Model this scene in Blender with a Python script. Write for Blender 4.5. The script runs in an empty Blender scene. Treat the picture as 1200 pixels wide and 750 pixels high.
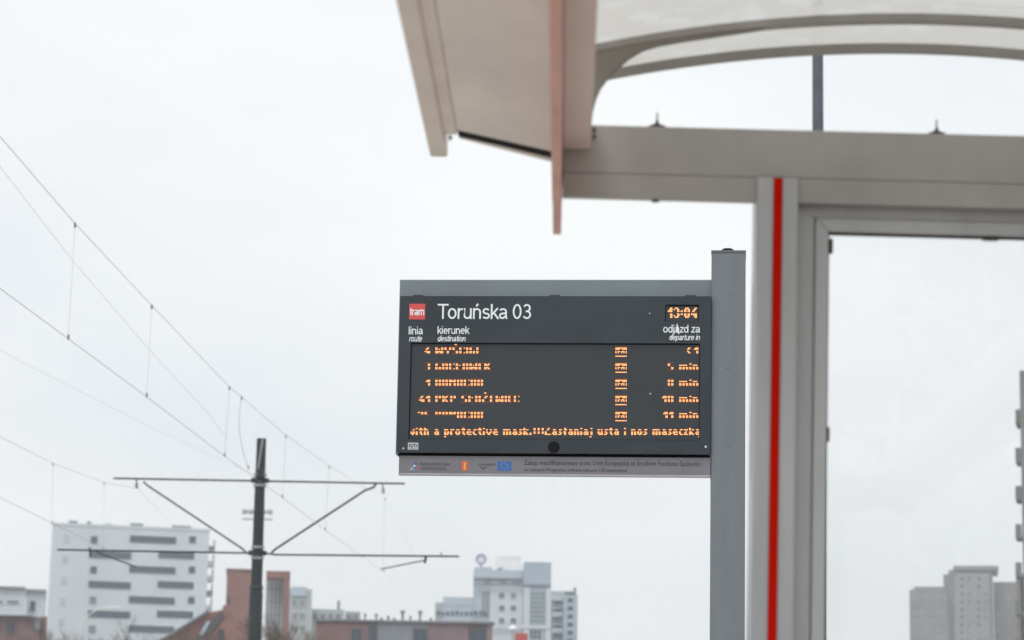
import bpy, bmesh, math, random
from mathutils import Vector, Matrix
random.seed(7)
scene = bpy.context.scene
C = scene.collection

# ------------------------------------------------------------------ camera
F = 3000.0                                   # focal length in photograph pixels (1200 wide) = 90 mm
EYE = Vector((0, 0, 1.6))
yc = Vector((57, -503, -F)).normalized()     # world +Y seen by the camera
z0 = Vector((0.0112, 1, 0)); zc = (z0 - yc * z0.dot(yc)).normalized()
xc_ = yc.cross(zc)
R = Matrix((xc_, yc, zc))                    # camera -> world
cam_d = bpy.data.cameras.new('camera'); cam = bpy.data.objects.new('camera', cam_d); C.objects.link(cam)
cam.matrix_world = Matrix.Translation(EYE) @ R.to_4x4()
cam_d.lens = 90; cam_d.sensor_width = 36; cam_d.clip_end = 8000; cam_d.clip_start = 0.05
cam_d.dof.use_dof = True; cam_d.dof.focus_distance = 11.1; cam_d.dof.aperture_fstop = 5.6
scene.camera = cam
scene.view_settings.view_transform = 'Standard'; scene.view_settings.look = 'None'
scene.view_settings.exposure = 0.15; scene.view_settings.gamma = 1
scene.render.resolution_x = 1024; scene.render.resolution_y = 640

# ------------------------------------------------------------------ sky and sun (overcast)
SUN_EL, SUN_AZ = math.radians(58), math.radians(205)   # behind the camera, to the left
world = bpy.data.worlds.new('World'); scene.world = world; world.use_nodes = True
nt = world.node_tree; nt.nodes.clear()
N = nt.nodes.new; L = nt.links.new
out = N('ShaderNodeOutputWorld'); bg = N('ShaderNodeBackground'); bg.inputs['Strength'].default_value = 0.1
sky = N('ShaderNodeTexSky'); sky.sky_type = 'NISHITA'; sky.sun_disc = False
sky.sun_elevation = SUN_EL; sky.sun_rotation = SUN_AZ
tc = N('ShaderNodeTexCoord'); mp = N('ShaderNodeMapping'); mp.inputs['Scale'].default_value = (1, 1, 2.2)
no = N('ShaderNodeTexNoise'); no.inputs['Scale'].default_value = 3.2; no.inputs['Detail'].default_value = 7; no.inputs['Roughness'].default_value = .5
rp = N('ShaderNodeValToRGB')
rp.color_ramp.elements[0].position = .34; rp.color_ramp.elements[0].color = (8.0, 8.38, 8.75, 1)
rp.color_ramp.elements[1].position = .66; rp.color_ramp.elements[1].color = (9.45, 9.65, 9.65, 1)
mx = N('ShaderNodeMix'); mx.data_type = 'RGBA'; mx.inputs[0].default_value = .955
L(tc.outputs['Generated'], mp.inputs[0]); L(mp.outputs[0], no.inputs[0]); L(no.outputs[0], rp.inputs[0])
L(sky.outputs[0], mx.inputs[6]); L(rp.outputs[0], mx.inputs[7]); L(mx.outputs[2], bg.inputs[0]); L(bg.outputs[0], out.inputs[0])
sd = bpy.data.lights.new('sun', 'SUN'); sd.energy = 1.3; sd.angle = math.radians(25); sd.color = (1, .98, .95)
sun = bpy.data.objects.new('sun', sd); C.objects.link(sun)
d = Vector((math.sin(SUN_AZ) * math.cos(SUN_EL), math.cos(SUN_AZ) * math.cos(SUN_EL), math.sin(SUN_EL)))
sun.rotation_euler = d.to_track_quat('Z', 'Y').to_euler(); sun.location = (0, 0, 60)

# ------------------------------------------------------------------ helpers
def ray(u, v): return (R @ Vector((u - 600, -(v - 375), -F))).normalized()
def at(u, v, Y):                              # photograph pixel -> world point at distance Y
    r = ray(u, v); return EYE + r * (Y / r.y)
class Frame:                                  # a thing's own axes
    def __init__(s, loc, yaw=0, tilt=0):
        s.M = Matrix.Translation(Vector(loc)) @ Matrix.Rotation(yaw, 4, 'Z') @ Matrix.Rotation(tilt, 4, 'Y'); s.I = s.M.inverted()
    def px(s, u, v, y=0.0):
        o = s.I @ EYE; r = s.I.to_3x3() @ ray(u, v); return o + r * ((y - o.y) / r.y)
    def rect(s, u0, v0, u1, v1, y=0.0):       # x0, x1, z0, z1
        um, vm = (u0 + u1) / 2, (v0 + v1) / 2
        return s.px(u0, vm, y).x, s.px(u1, vm, y).x, s.px(um, v1, y).z, s.px(um, v0, y).z

class MB:
    def __init__(s): s.v = []; s.f = []
    def add(s, vs, fs):
        n = len(s.v); s.v += [tuple(p) for p in vs]; s.f += [tuple(i + n for i in f) for f in fs]; return s
    def box(s, x0, x1, y0, y1, z0, z1):
        return s.add([(x0,y0,z0),(x1,y0,z0),(x1,y1,z0),(x0,y1,z0),(x0,y0,z1),(x1,y0,z1),(x1,y1,z1),(x0,y1,z1)],
                     [(0,3,2,1),(4,5,6,7),(0,1,5,4),(1,2,6,5),(2,3,7,6),(3,0,4,7)])
    def prism(s, poly, y0, y1):               # poly of (x,z), counter-clockwise seen from -y
        n = len(poly)
        vs = [(x, y0, z) for x, z in poly] + [(x, y1, z) for x, z in poly]
        return s.add(vs, [tuple(range(n)), tuple(range(2*n-1, n-1, -1))] + [(i, i+n, (i+1) % n + n, (i+1) % n) for i in range(n)])
    def quad(s, x0, x1, z0, z1, y): return s.add([(x0,y,z0),(x1,y,z0),(x1,y,z1),(x0,y,z1)], [(0,1,2,3)])
    def tube(s, pts, r, n=8, cap=True):
        pts = [Vector(p) for p in pts]; rs = r if isinstance(r, (list, tuple)) else [r] * len(pts)
        base = len(s.v)
        for i, p in enumerate(pts):
            t = (pts[min(i+1, len(pts)-1)] - pts[max(i-1, 0)]).normalized()
            a = t.cross(Vector((0, 0, 1)))
            if a.length < 1e-3: a = Vector((1, 0, 0))
            a.normalize(); b = t.cross(a)
            for k in range(n):
                w = 2 * math.pi * k / n + .3; q = p + (a * math.cos(w) + b * math.sin(w)) * rs[i]; s.v.append(tuple(q))
        for i in range(len(pts) - 1):
            for k in range(n):
                s.f.append((base+i*n+k, base+(i+1)*n+k, base+(i+1)*n+(k+1) % n, base+i*n+(k+1) % n))
        if cap:
            s.f.append(tuple(base + k for k in range(n))); s.f.append(tuple(base + (len(pts)-1)*n + k for k in reversed(range(n))))
        return s
    def disc(s, x, z, r, y, n=24): return s.add([(x + r*math.cos(2*math.pi*k/n), y, z + r*math.sin(2*math.pi*k/n)) for k in range(n)], [tuple(range(n))])
    def data(s, name, mat, bevel=0, smooth=False):
        me = bpy.data.meshes.new(name); me.from_pydata(s.v, [], s.f)
        bm = bmesh.new(); bm.from_mesh(me)
        if bevel or smooth or True: bmesh.ops.recalc_face_normals(bm, faces=bm.faces) if s._closed() else None
        if bevel: bmesh.ops.bevel(bm, geom=bm.edges[:], offset=bevel, segments=2, affect='EDGES', profile=.5, clamp_overlap=True)
        bm.to_mesh(me); bm.free()
        if mat: me.materials.append(mat)
        if smooth:
            me.shade_smooth()
            me.set_sharp_from_angle(angle=math.radians(40))
        return me
    def _closed(s): return len(s.f) > 3
    def build(s, name, mat, parent=None, bevel=0, smooth=False):
        o = bpy.data.objects.new(name, s.data(name, mat, bevel, smooth)); C.objects.link(o)
        if parent: o.parent = parent
        return o
def tag(o, label=None, cat=None, group=None, kind=None):
    if label: o['label'] = label
    if cat: o['category'] = cat
    if group: o['group'] = group
    if kind: o['kind'] = kind
    return o
def thing(name, label, cat, M=None, group=None):
    o = bpy.data.objects.new(name, None); C.objects.link(o); o.empty_display_size = .2
    if M is not None: o.matrix_world = M
    return tag(o, label, cat, group)
def share(name, me, parent, loc=(0,0,0), rot=(0,0,0), scale=(1,1,1)):
    o = bpy.data.objects.new(name, me); C.objects.link(o); o.parent = parent; o.location = loc; o.rotation_euler = rot; o.scale = scale; return o

def mat(name, col, rough=.6, metal=0, var=.12, scale=6, bump=.0, bscale=60, spec=.5, coat=0, col2=None, streak=False, emit=None, coord='Object', stretch=None):
    m = bpy.data.materials.new(name); m.use_nodes = True; t = m.node_tree; b = t.nodes['Principled BSDF']
    b.inputs['Roughness'].default_value = rough; b.inputs['Metallic'].default_value = metal
    b.inputs['Specular IOR Level'].default_value = spec; b.inputs['Coat Weight'].default_value = coat
    n = t.nodes.new; l = t.links.new
    tcx = n('ShaderNodeTexCoord'); mpx = n('ShaderNodeMapping')
    mpx.inputs['Scale'].default_value = stretch or ((1, 1, .12) if streak else (1, 1, 1))
    ns = n('ShaderNodeTexNoise'); ns.inputs['Scale'].default_value = scale; ns.inputs['Detail'].default_value = 6; ns.inputs['Roughness'].default_value = .6
    r = n('ShaderNodeValToRGB'); c2 = col2 or tuple(c * (1 - var * 1.6) for c in col)
    r.color_ramp.elements[0].position = .3; r.color_ramp.elements[0].color = (*c2, 1)
    r.color_ramp.elements[1].position = .65; r.color_ramp.elements[1].color = (*[min(1, c * (1 + var * .5)) for c in col], 1)
    l(tcx.outputs[coord], mpx.inputs[0]); l(mpx.outputs[0], ns.inputs[0]); l(ns.outputs[0], r.inputs[0]); l(r.outputs[0], b.inputs['Base Color'])
    if bump:
        n2 = n('ShaderNodeTexNoise'); n2.inputs['Scale'].default_value = bscale; n2.inputs['Detail'].default_value = 4
        bp = n('ShaderNodeBump'); bp.inputs['Strength'].default_value = bump; bp.inputs['Distance'].default_value = .01
        l(mpx.outputs[0], n2.inputs[0]); l(n2.outputs[0], bp.inputs['Height']); l(bp.outputs[0], b.inputs['Normal'])
    if emit:
        b.inputs['Emission Color'].default_value = (*emit[:3], 1); b.inputs['Emission Strength'].default_value = emit[3]
    return m
def flat(name, col, rough=.5, emit=None):
    m = bpy.data.materials.new(name); m.use_nodes = True; b = m.node_tree.nodes['Principled BSDF']
    b.inputs['Base Color'].default_value = (*col, 1); b.inputs['Roughness'].default_value = rough
    if emit: b.inputs['Emission Color'].default_value = (*emit[:3], 1); b.inputs['Emission Strength'].default_value = emit[3]
    return m
def glassy(name, tint, gloss=.06, translucent=0.0, tcol=(.8,.8,.78), dirt_reflect=0.0):
    m = bpy.data.materials.new(name); m.use_nodes = True; t = m.node_tree; t.nodes.clear(); n = t.nodes.new; l = t.links.new
    o = n('ShaderNodeOutputMaterial'); tr = n('ShaderNodeBsdfTransparent'); tr.inputs[0].default_value = (*tint, 1)
    gl = n('ShaderNodeBsdfGlossy'); gl.inputs['Roughness'].default_value = .03
    m1 = n('ShaderNodeMixShader'); m1.inputs[0].default_value = gloss; l(tr.outputs[0], m1.inputs[1]); l(gl.outputs[0], m1.inputs[2])
    if translucent:
        tl = n('ShaderNodeBsdfTranslucent'); tl.inputs[0].default_value = (*tcol, 1)
        df = n('ShaderNodeBsdfDiffuse'); df.inputs[0].default_value = (*tcol, 1)
        m3 = n('ShaderNodeMixShader'); m3.inputs[0].default_value = .25; l(tl.outputs[0], m3.inputs[1]); l(df.outputs[0], m3.inputs[2])
        m2 = n('ShaderNodeMixShader')
        g = n('ShaderNodeTexCoord'); q = n('ShaderNodeTexNoise'); q.inputs['Scale'].default_value = 9; q.inputs['Detail'].default_value = 8; q.inputs['Distortion'].default_value = 1.2
        rr = n('ShaderNodeValToRGB'); a = translucent
        rr.color_ramp.elements[0].position = .365; rr.color_ramp.elements[0].color = (a - dirt_reflect,) * 3 + (1,)  # clearer noise patches: dirt film on the pane, painted reflections on the roof
        rr.color_ramp.elements[1].position = .47; rr.color_ramp.elements[1].color = (a,) * 3 + (1,)
        l(g.outputs['Object'], q.inputs[0]); l(q.outputs[0], rr.inputs[0]); l(rr.outputs[0], m2.inputs[0])
        l(m1.outputs[0], m2.inputs[1]); l(m3.outputs[0], m2.inputs[2]); l(m2.outputs[0], o.inputs[0])
    else: l(m1.outputs[0], o.inputs[0])
    return m

M_alu   = mat('painted_aluminium', (.43, .41, .39), .42, .0, .12, 3.5, .06, 90, coat=.1)
M_alu_p = mat('painted_post', (.48, .49, .50), .38, .1, .11, 7, .03, 90, streak=True, coat=.15)
M_arch  = mat('roof_rib_paint', (.33, .31, .285), .5, 0, .08, 7)
M_gus   = mat('gusset_shaded_paint', (.24, .215, .185), .55, 0, .08, 7)  # shadow put into the base colour, darker than the ribs
M_panel = mat('canopy_panel', (.84, .795, .745), .7, 0, .10, 3.2, .05, 30, stretch=(1, .5, 1))
M_gut   = mat('gutter_paint', (.78, .71, .64), .55, 0, .06, 5)
M_long  = mat('roof_beam_paint', (.80, .69, .62), .5, 0, .06, 4)
M_fin   = mat('faded_red_trim', (.74, .40, .33), .55, 0, .10, 9)
M_red   = mat('red_strip', (.60, .008, .001), .9, 0, .10, 8, streak=True, spec=.08)
M_black = mat('black_rubber', (.012, .010, .010), .85, 0, .2, 10, spec=.15)
M_brown = mat('dark_fitting', (.06, .045, .035), .5, 0, .2, 10)
M_glass = glassy('clear_glass', (.985, .988, .99), .025, .014, (.8, .8, .8), .012)
M_roofg = glassy('roof_glazing', (.90, .90, .89),  .05, .975, (.575, .56, .53), .30)  # bright flakes imitate reflections and dirty patches on the sheet
M_pole  = mat('blue_grey_pole', (.185, .208, .228), .45, .1, .15, 5, .05, 120, streak=True)
M_hood  = mat('blue_grey_hood', (.20, .235, .26), .45, .1, .07, 3, .03, 120)
M_cab   = mat('charcoal_cabinet', (.023, .034, .045), .35, .0, .22, 2.4, .03, 150, coat=.12)
M_scr   = mat('led_screen_off', (.030, .037, .043), .3, .0, .06, 3)
M_strip = mat('grey_strip', (.205, .20, .22), .42, .1, .08, 4)
M_white = flat('white_print', (.82, .86, .88))
M_dark  = flat('dark_print', (.035, .035, .05))
M_tram  = flat('red_print', (.68, .085, .075))
M_screw = mat('steel_screw', (.7, .7, .7), .3, .6)
M_led   = flat('led_lit', (.3, .1, .03), .5, (1.0, .41, .14, 1.9))
M_led2  = flat('led_dim', (.12, .03, .02), .5, (1.0, .16, .05, .16))
M_mast  = mat('mast_paint', (.030, .040, .046), .45, .1, .15, 2, streak=True)
M_wire  = mat('dark_wire', (.26, .265, .27), .6)
M_steel = mat('galvanised_steel', (.38, .39, .40), .45, .5)

# ------------------------------------------------------------------ ground, platform, tracks
GZ = -0.25
M_ground = mat('ground_asphalt', (.27, .26, .245), .9, 0, .25, .05, .2, 3)
M_plat = mat('platform_paving', (.50, .47, .43), .85, 0, .15, 1.5, .2, 30)
tag(MB().add([(-2600,-900,GZ-.02),(2600,-900,GZ-.02),(2600,2600,GZ-.02),(-2600,2600,GZ-.02)], [(0,1,2,3)]).build('ground', M_ground), kind='structure')
pb = MB(); pb.box(-2.75, 3.4, -14, 46, GZ-.1, 0); tag(pb.build('platform', M_plat, bevel=.02), kind='structure')
tag(MB().box(-3.05, -2.752, -14, 46, GZ-.1, .004).build('platform_kerb', mat('kerb_stone', (.5,.49,.46), .8, 0, .12, 4), bevel=.015), kind='structure')
tag(MB().add([(-10.6,-80,GZ),(-3.07,-80,GZ),(-3.07,420,GZ),(-10.6,420,GZ)], [(0,1,2,3)]).build('track_bed', mat('ballast', (.32,.29,.26), .95, 0, .3, 9, .6, 40)), kind='structure')
tag(MB().add([(3.5,-105,GZ),(13,-105,GZ),(13,700,GZ),(3.5,700,GZ)], [(0,1,2,3)]).build('road', mat('road_asphalt', (.06,.06,.062), .85, 0, .2, 3, .3, 60)), kind='structure')
rail_me = MB()
rail_me.box(-.035, .035, -80, 420, 0, .02).box(-.012, .012, -80, 420, -.08, .0)
rd = rail_me.data('rail', M_steel)
for xx, w in ((-5.2, 'track nearest the platform, rail on its far side'), (-3.77, 'rail next to the platform kerb'), (-9.1, 'far track, outermost rail'), (-7.67, 'far track, rail nearest the mast')):
    o = share('tram_rail', rd, None, (xx, 0, GZ + .06)); tag(o, 'steel tram rail in the ballast, ' + w, 'rail', 'tram rails')

# ------------------------------------------------------------------ tram shelter
SF = Frame((0, 5.0, 0), 0, .016)
sh = thing('tram_shelter', 'grey tram stop shelter with barrel glass roof and red striped post, beside the departure board', 'shelter', SF.M)
P = SF.px
YR = .25                                           # rear plane
xa, za = P(698.5, 51).x, P(698.5, 51).z; apx = P(1097.6, 15.9); XC = apx.x; ZA = apx.z
KA = (ZA - za) / (XC - xa) ** 2
def zarch(x, off=0): return ZA + off - KA * (x - XC) ** 2
def mir(x): return 2 * XC - x
def mirp(x): return mir(x) + .15
FRONT = -6.3                                       # near end of the roof, behind the camera
zb0, zb1 = P(800, 205.5).z, P(800, 148.8).z        # cross beam
xl0, xl1 = P(661.5, 190).x, P(692, 175).x          # long roof beam
zl0 = P(676, 175).z
xcb = P(657.9, 275, YR).x; zf0 = P(800, 234).z
for k, y0 in enumerate((0.0, FRONT)):
    cb = MB(); cb.box(xcb, mir(xcb), y0, y0 + .16, zb0, zb1); cb.build('cross_beam', M_alu, sh, .003)
    MB().box(xcb + .001, mir(xcb) - .001, y0 + .0008, y0 + .022, zf0, zb0 - .0005).build('lower_fascia', M_alu, sh, .0015)
for s in (0, 1):
    a, b = (xl0, xl1) if not s else (mir(xl1), mir(xl0))
    q = P(648, 275, YR).x, P(657.5, 275, YR).x; zf = P(652, 275, YR).z
    if s: q = mir(q[1]), mir(q[0])
    a, b = (q[1] + .0005, xl1) if not s else (mir(xl1), q[0] - .0005)
    MB().box(a, b, FRONT + .001, -.001, zl0, zl0 + .075).build('roof_beam', M_long, sh, .002)
    MB().box(a, b, .161, .256, zl0, zl0 + .075).build('roof_beam', M_long, sh, .002)
    f = MB().box(q[0], q[1], FRONT, YR, zf, zl0 + .07).build('edge_trim', M_fin, sh, .0015)
    MB().box(q[0] - (.0035 if not s else -.001), q[1] + (.0035 if s else -.001), FRONT, .19, zf + .06, zl0 + .068).build('trim_flange', M_fin, sh, .001)
    # canopy wing: sloping soffit, gutter, end trim
    A = P(536, 155, .22); B = P(647, 180, .22)
    ax, bx = (A.x, B.x) if not s else (mir(A.x), mir(B.x))
    lo = [(ax, A.z), (bx, B.z), (bx, B.z + .012), (ax, A.z + .012)]
    if s: lo = [(bx, B.z), (ax, A.z), (ax, A.z + .012), (bx, B.z + .012)]
    MB().prism(lo, FRONT, .20).build('soffit_panel', M_panel, sh)
    g0 = P(504, 184, .40); g1 = P(524.5, 184, .40); gx = sorted((g0.x, g1.x) if not s else (mir(g0.x), mir(g1.x)))
    MB().box(gx[0], gx[1], FRONT, .40, g0.z, g0.z + .05).build('gutter', M_gut, sh, .004)
    e0 = P(526, 158, .235); gx2 = sorted((e0.x, A.x) if not s else (mir(e0.x), mir(A.x)))
    MB().box(gx2[0] - (.0125 if not s else -.001), gx2[1] + (.0125 if s else -.001), FRONT, .235, e0.z, e0.z + .034).build('edge_rail', M_gut, sh, .003)
    MB().prism([(x, z + .003) for x, z in lo][:2] + [(lo[2][0], lo[2][1] + .02), (lo[3][0], lo[3][1] + .02)], .201, .270).build('end_gap_shade', M_black, sh)  # solid black fill standing in for the dark void behind the panel end
    T0 = P(538, 161, .29); T1 = P(648, 189, .29)
    t0, t1 = (T0.x, T1.x) if not s else (mir(T0.x), mir(T1.x))
    tp = [(t0, T0.z), (t1, T1.z), (t1, T1.z + .03), (t0, T0.z + .03)]
    if s: tp = [(t1, T1.z), (t0, T0.z), (t0, T0.z + .03), (t1, T1.z + .03)]
    MB().prism(tp, .271, .30).build('end_trim', M_gut, sh)
    wl0, wl1 = (gx[0], bx) if not s else (bx, gx[1])
    wt = [(gx[0], g0.z + .051), (gx[1] if not s else gx[0], 0), (0, 0)]
    MB().prism([(wl0, (A.z if not s else B.z) + .032), (wl1, (B.z if not s else A.z) + .032), (wl1, zl0 + .12), (wl0, zl0 + .12)], FRONT, .20).build('wing_top', M_gut, sh)
b_ = P(527.5, 160, .23); MB().box(b_.x - .003, b_.x + .003, .236, .246, b_.z - .004, b_.z + .004).build('bolt', M_brown, sh)
# arches
def rib(y0, y1, th):
    m = MB(); n = 48; x0, x1 = xl1 - .004, mir(xl1) + .004; vs = []
    for i in range(n + 1):
        x = x0 + (x1 - x0) * i / n; z = zarch(x)
        vs += [(x, y0, z - th), (x, y1, z - th), (x, y1, z), (x, y0, z)]
    fs = []
    for i in range(n):
        a = 4 * i; fs += [(a+j, a+(j+1) % 4, a+4+(j+1) % 4, a+4+j) for j in range(4)]
    fs += [(0,3,2,1), (4*n, 4*n+1, 4*n+2, 4*n+3)]
    return m.add(vs, fs)
for y in (0, .222, -1.6, -3.2, -4.8, FRONT): rib(y, y + .03, .0155).build('roof_rib', M_arch, sh, smooth=True)
# curved gusset plates at the rib ends
curve = [(693.5, 147), (693.7, 140), (695, 128), (699, 113), (705, 100), (713, 89.5), (722, 80.5), (737, 66.5), (754, 56.5), (772, 51), (800, 46), (850, 38.5), (885, 33.5), (905, 29.5)]
gp = [(P(u, v).x, P(u, v).z) for u, v in curve]
topg = [(x, zarch(x, -.010)) for x in [gp[-1][0] - (gp[-1][0] - xl1) * k / 6 for k in range(0, 7)]]
poly = gp + topg[1:]; poly[0] = (xl1 - .002, zb1 + .0); poly = [(xl1 - .004, zb1)] + poly
for s in (0, 1):
    for y in (.002, FRONT + .002):
        pl = poly if not s else [(mir(x), z) for x, z in reversed(poly)]
        MB().prism(pl, y, y + .024).build('gusset_plate', M_gus, sh)
# roof glazing, one pane per bay, resting on the ribs
ys = [FRONT - .05, -4.785, -3.185, -1.585, .015, .262]
for a, b in zip(ys[:-1], ys[1:]):
    m = MB(); n = 48; x0, x1 = xl1 - .02, mir(xl1) + .02; vs = []
    for i in range(n + 1):
        x = x0 + (x1 - x0) * i / n; z = zarch(x, .004); vs += [(x, a + .002, z), (x, b - .002, z)]
    m.add(vs, [(2*i, 2*i+2, 2*i+3, 2*i+1) for i in range(n)]); m.build('roof_pane', M_roofg, sh, smooth=True)
# posts with the red strip
pz0 = -.06
px0, px1 = P(886.5, 230).x, P(935.5, 230).x; r0, r1 = P(906.2, 230).x, P(916.3, 230).x
def post_poly(x0, x1, a, b, r=.006):
    w = []
    for cx, cy, q in ((x1 - r, r, -90), (x1 - r, .12 - r, 0), (x0 + r, .12 - r, 90), (x0 + r, r, 180)):
        for k in range(5): t = math.radians(q + k * 22.5); w.append((cx + r * math.cos(t), cy + r * math.sin(t)))
    return w
for y0 in (-.012, FRONT - .012):
    for s in (0, 1):
        x0, x1, a, b = (px0, px1, r0, r1) if not s else (mirp(px1), mirp(px0), mirp(r1), mirp(r0))
        w = post_poly(x0, x1, a, b)
        w = w[:-1] + [w[-1], (a - .0015, 0), (a - .0015, .006), (b + .0015, .006), (b + .0015, 0)] 
        n = len(w); zt = zb0 - .002
        m = MB(); m.add([(x, y + y0, pz0) for x, y in w] + [(x, y + y0, zt) for x, y in w], [tuple(reversed(range(n))), tuple(range(n, 2*n))] + [(i, (i+1) % n, (i+1) % n + n, i + n) for i in range(n)])
        po = m.build('post', M_alu_p, sh, smooth=True)
        MB().box(a, b, y0 + .001, y0 + .0055, .05, zt - .001).build('red_strip', M_red, po)
        MB().box(x0 - .03, x1 + .03, y0 - .03, y0 + .15, 0, .018).build('base_plate', M_steel, po, .003)
# glazed end frame between the posts, set to the rear of the beam
fy = .032
zo1 = P(1040, 242.2, fy).z; zi1 = P(1040, 257.6, fy).z; zg1 = P(1040, 272.6, fy).z
xo0 = P(932, 400, fy).x; xi0 = P(953, 400, fy).x; xg0 = P(968.2, 400, fy).x
zo0 = .25
def ring(x0, x1, z0, z1, w, wz, y0, y1):           # four mitred profiles
    X0, X1, Z0, Z1 = x0 + w, x1 - w, z0 + wz, z1 - wz
    sides = [[(x0,z0),(x1,z0),(X1,Z0),(X0,Z0)], [(x1,z0),(x1,z1),(X1,Z1),(X1,Z0)], [(x1,z1),(x0,z1),(X0,Z1),(X1,Z1)], [(x0,z1),(x0,z0),(X0,Z0),(X0,Z1)]]
    return [MB().prism(q, y0, y1) for q in sides]
for m in ring(xo0, mirp(xo0), zo0, zo1, xi0 - xo0, zo1 - zi1, fy, fy + .05): m.build('outer_frame', M_alu_p, sh, .0012)
for m in ring(xi0 + .0015, mirp(xi0) - .0015, zo0 + (zo1 - zi1), zi1 - .0015, xg0 - xi0, zi1 - zg1, fy - .008, fy + .04): m.build('inner_frame', M_alu_p, sh, .002)
for m in ring(xg0 - .001, mirp(xg0) + .001, zo0 + .05, zg1 + .001, .0055, .0035, fy + .004, fy + .028): m.build('gasket', M_black, sh)
MB().box(px1 + .001, mirp(px1) - .001, .0225, fy - .009, zo1 - .001, zf0 + .004).build('gasket', M_brown, sh)
MB().box(xg0, mirp(xg0), fy + .018, fy + .024, zo0 + .055, zg1).build('glass_pane', M_glass, sh)
for u0, v0, u1, v1 in ((969, 279, 976.5, 296), (967.5, 500, 972.5, 517), (1152, 272, 1171, 281)):
    a, b, c, d_ = SF.rect(u0, v0, u1, v1, fy); MB().box(a, b, fy + .002, fy + .016, c, d_).build('glazing_clip', M_brown, sh, .002)
# roof fixings standing on the cross beam, screws
for u, v in ((770, 147), (1097.6, 152.5), (1425, 158)):
    p = P(u, v, .024); m = MB()
    m.tube([(p.x, .024, zb1 - .001), (p.x, .024, zb1 + .0055), (p.x, .024, zb1 + .009), (p.x, .024, zb1 + .0125), (p.x, .024, zb1 + .018)], [.018, .018, .009, .004, .003], 14)
    m.tube([(p.x, .024, zb1 + .016), (p.x, .024, zb1 + .034)], .0017, 6); m.build('fixing_stud', M_brown, sh)
for u, v in ((696.5, 152.5), (696.5, 161)):
    p = P(u, v); MB().tube([(p.x, -.006, p.z), (p.x, .001, p.z)], .0032, 8).build('screw', M_brown, sh)
p = P(768, 235, .012); MB().tube([(p.x, .012, zf0 - .0035), (p.x, .012, zf0 + .001)], .008, 10).build('screw', M_brown, sh)

# ------------------------------------------------------------------ departure board
BP = at(853, 878, 11.0)
BF = Frame((at(650, 450, 11).x, 11.0, 0), -.075, .003)
db = thing('departure_board', 'dark tram departure board with orange LED times on a square blue grey pole', 'departure board', BF.M)
Q = BF.px
def brect(u0, v0, u1, v1, y=0): return BF.rect(u0, v0, u1, v1, y)
x0, x1, z0, z1 = brect(833.5, 294, 873.6, 420, -.01)
pole = MB().box(x0, x1, -.01, .14, -.02, z1).build('pole', M_pole, db, .004)
MB().box(x0 - .0015, x1 + .0015, -.012, .142, z1 - .010, z1 + .003).build('pole_cap', mat('pole_cap_paint', (.12,.135,.15), .4), pole, .002)
cx = (x0 + x1) / 2 - .004
m = MB(); m.tube([(cx, .022, z1 - .004), (cx, .022, z1 + .009), (cx, .022, z1 + .015), (cx, .022, z1 + .0175)], [.029, .028, .020, .008], 20); m.build('cap_knob', M_black, pole, smooth=True)
MB().box(x0 - .05, x1 + .05, -.06, .19, 0, .02).build('base_plate', M_steel, pole, .003)
hx0, hx1, hz0, hz1 = brect(468.3, 327.6, 834.6, 348, .02)
MB().box(hx0, hx1, .02, .16, brect(468, 327, 832, 534, .02)[2], hz1).build('rear_housing', M_hood, db, .003)
# cabinet front plate with openings
def plate(rect, holes, y0, y1, depth):
    X0, X1, Z0, Z1 = rect; m = MB()
    xs = sorted({X0, X1, *[h[i] for h in holes for i in (0, 1)]}); zs = sorted({Z0, Z1, *[h[i] for h in holes for i in (2, 3)]})
    for i in range(len(xs) - 1):
        for j in range(len(zs) - 1):
            mx_, mz_ = (xs[i] + xs[i+1]) / 2, (zs[j] + zs[j+1]) / 2
            if any(h[0] < mx_ < h[1] and h[2] < mz_ < h[3] for h in holes): continue
            m.quad(xs[i], xs[i+1], zs[j], zs[j+1], y0)
    for h in holes:
        a, b, c, d_ = h; e = y0 + depth
        m.add([(a,y0,c),(b,y0,c),(b,y0,d_),(a,y0,d_),(a,e,c),(b,e,c),(b,e,d_),(a,e,d_)], [(0,1,5,4),(1,2,6,5),(2,3,7,6),(3,0,4,7)])
    m.add([(X0,y0,Z0),(X1,y0,Z0),(X1,y0,Z1),(X0,y0,Z1),(X0,y1,Z0),(X1,y1,Z0),(X1,y1,Z1),(X0,y1,Z1)], [(1,0,4,5),(2,1,5,6),(3,2,6,7),(0,3,7,4),(4,7,6,5)])
    return m
CY = -.035
scr = brect(480, 402, 820, 515, CY); clk = brect(779.5, 357, 819, 376.5, CY)
cab = plate(brect(466.8, 347, 833, 531.5, CY), [scr, clk], CY, .0, .012).build('cabinet', M_cab, db)
W = brect(466.8, 347, 833, 531.5, CY)
MB().box(W[0] + .003, W[1] - .003, .0, .019, W[2] - .012, W[3] - .003).build('cabinet_back', M_black, db)
screen = MB().quad(scr[0], scr[1], scr[2], scr[3], CY + .0115).build('led_screen', M_scr, db)
clock = MB().quad(clk[0], clk[1], clk[2], clk[3], CY + .0115).build('clock_screen', M_scr, db)
def rim(r, t, y0):
    a, b, c, d_ = r; return MB().box(a, b, y0, y0 + .004, d_ - t, d_).box(a, b, y0, y0 + .004, c, c + t * .5).box(a, a + t * .7, y0, y0 + .004, c, d_).box(b - t * .7, b, y0, y0 + .004, c, d_)
rim(scr, .004, CY + .006).build('screen_rim', M_black, screen)
rim(clk, .0035, CY + .006).build('screen_rim', M_black, clock)
for u in (490, 650, 809):
    a, b, c, d_ = brect(u - 6, 344.6, u + 6, 349, CY); MB().box(a, b, -.034, -.001, W[3] - .001, W[3] + .006).build('hinge', M_cab, cab, .001)
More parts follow.
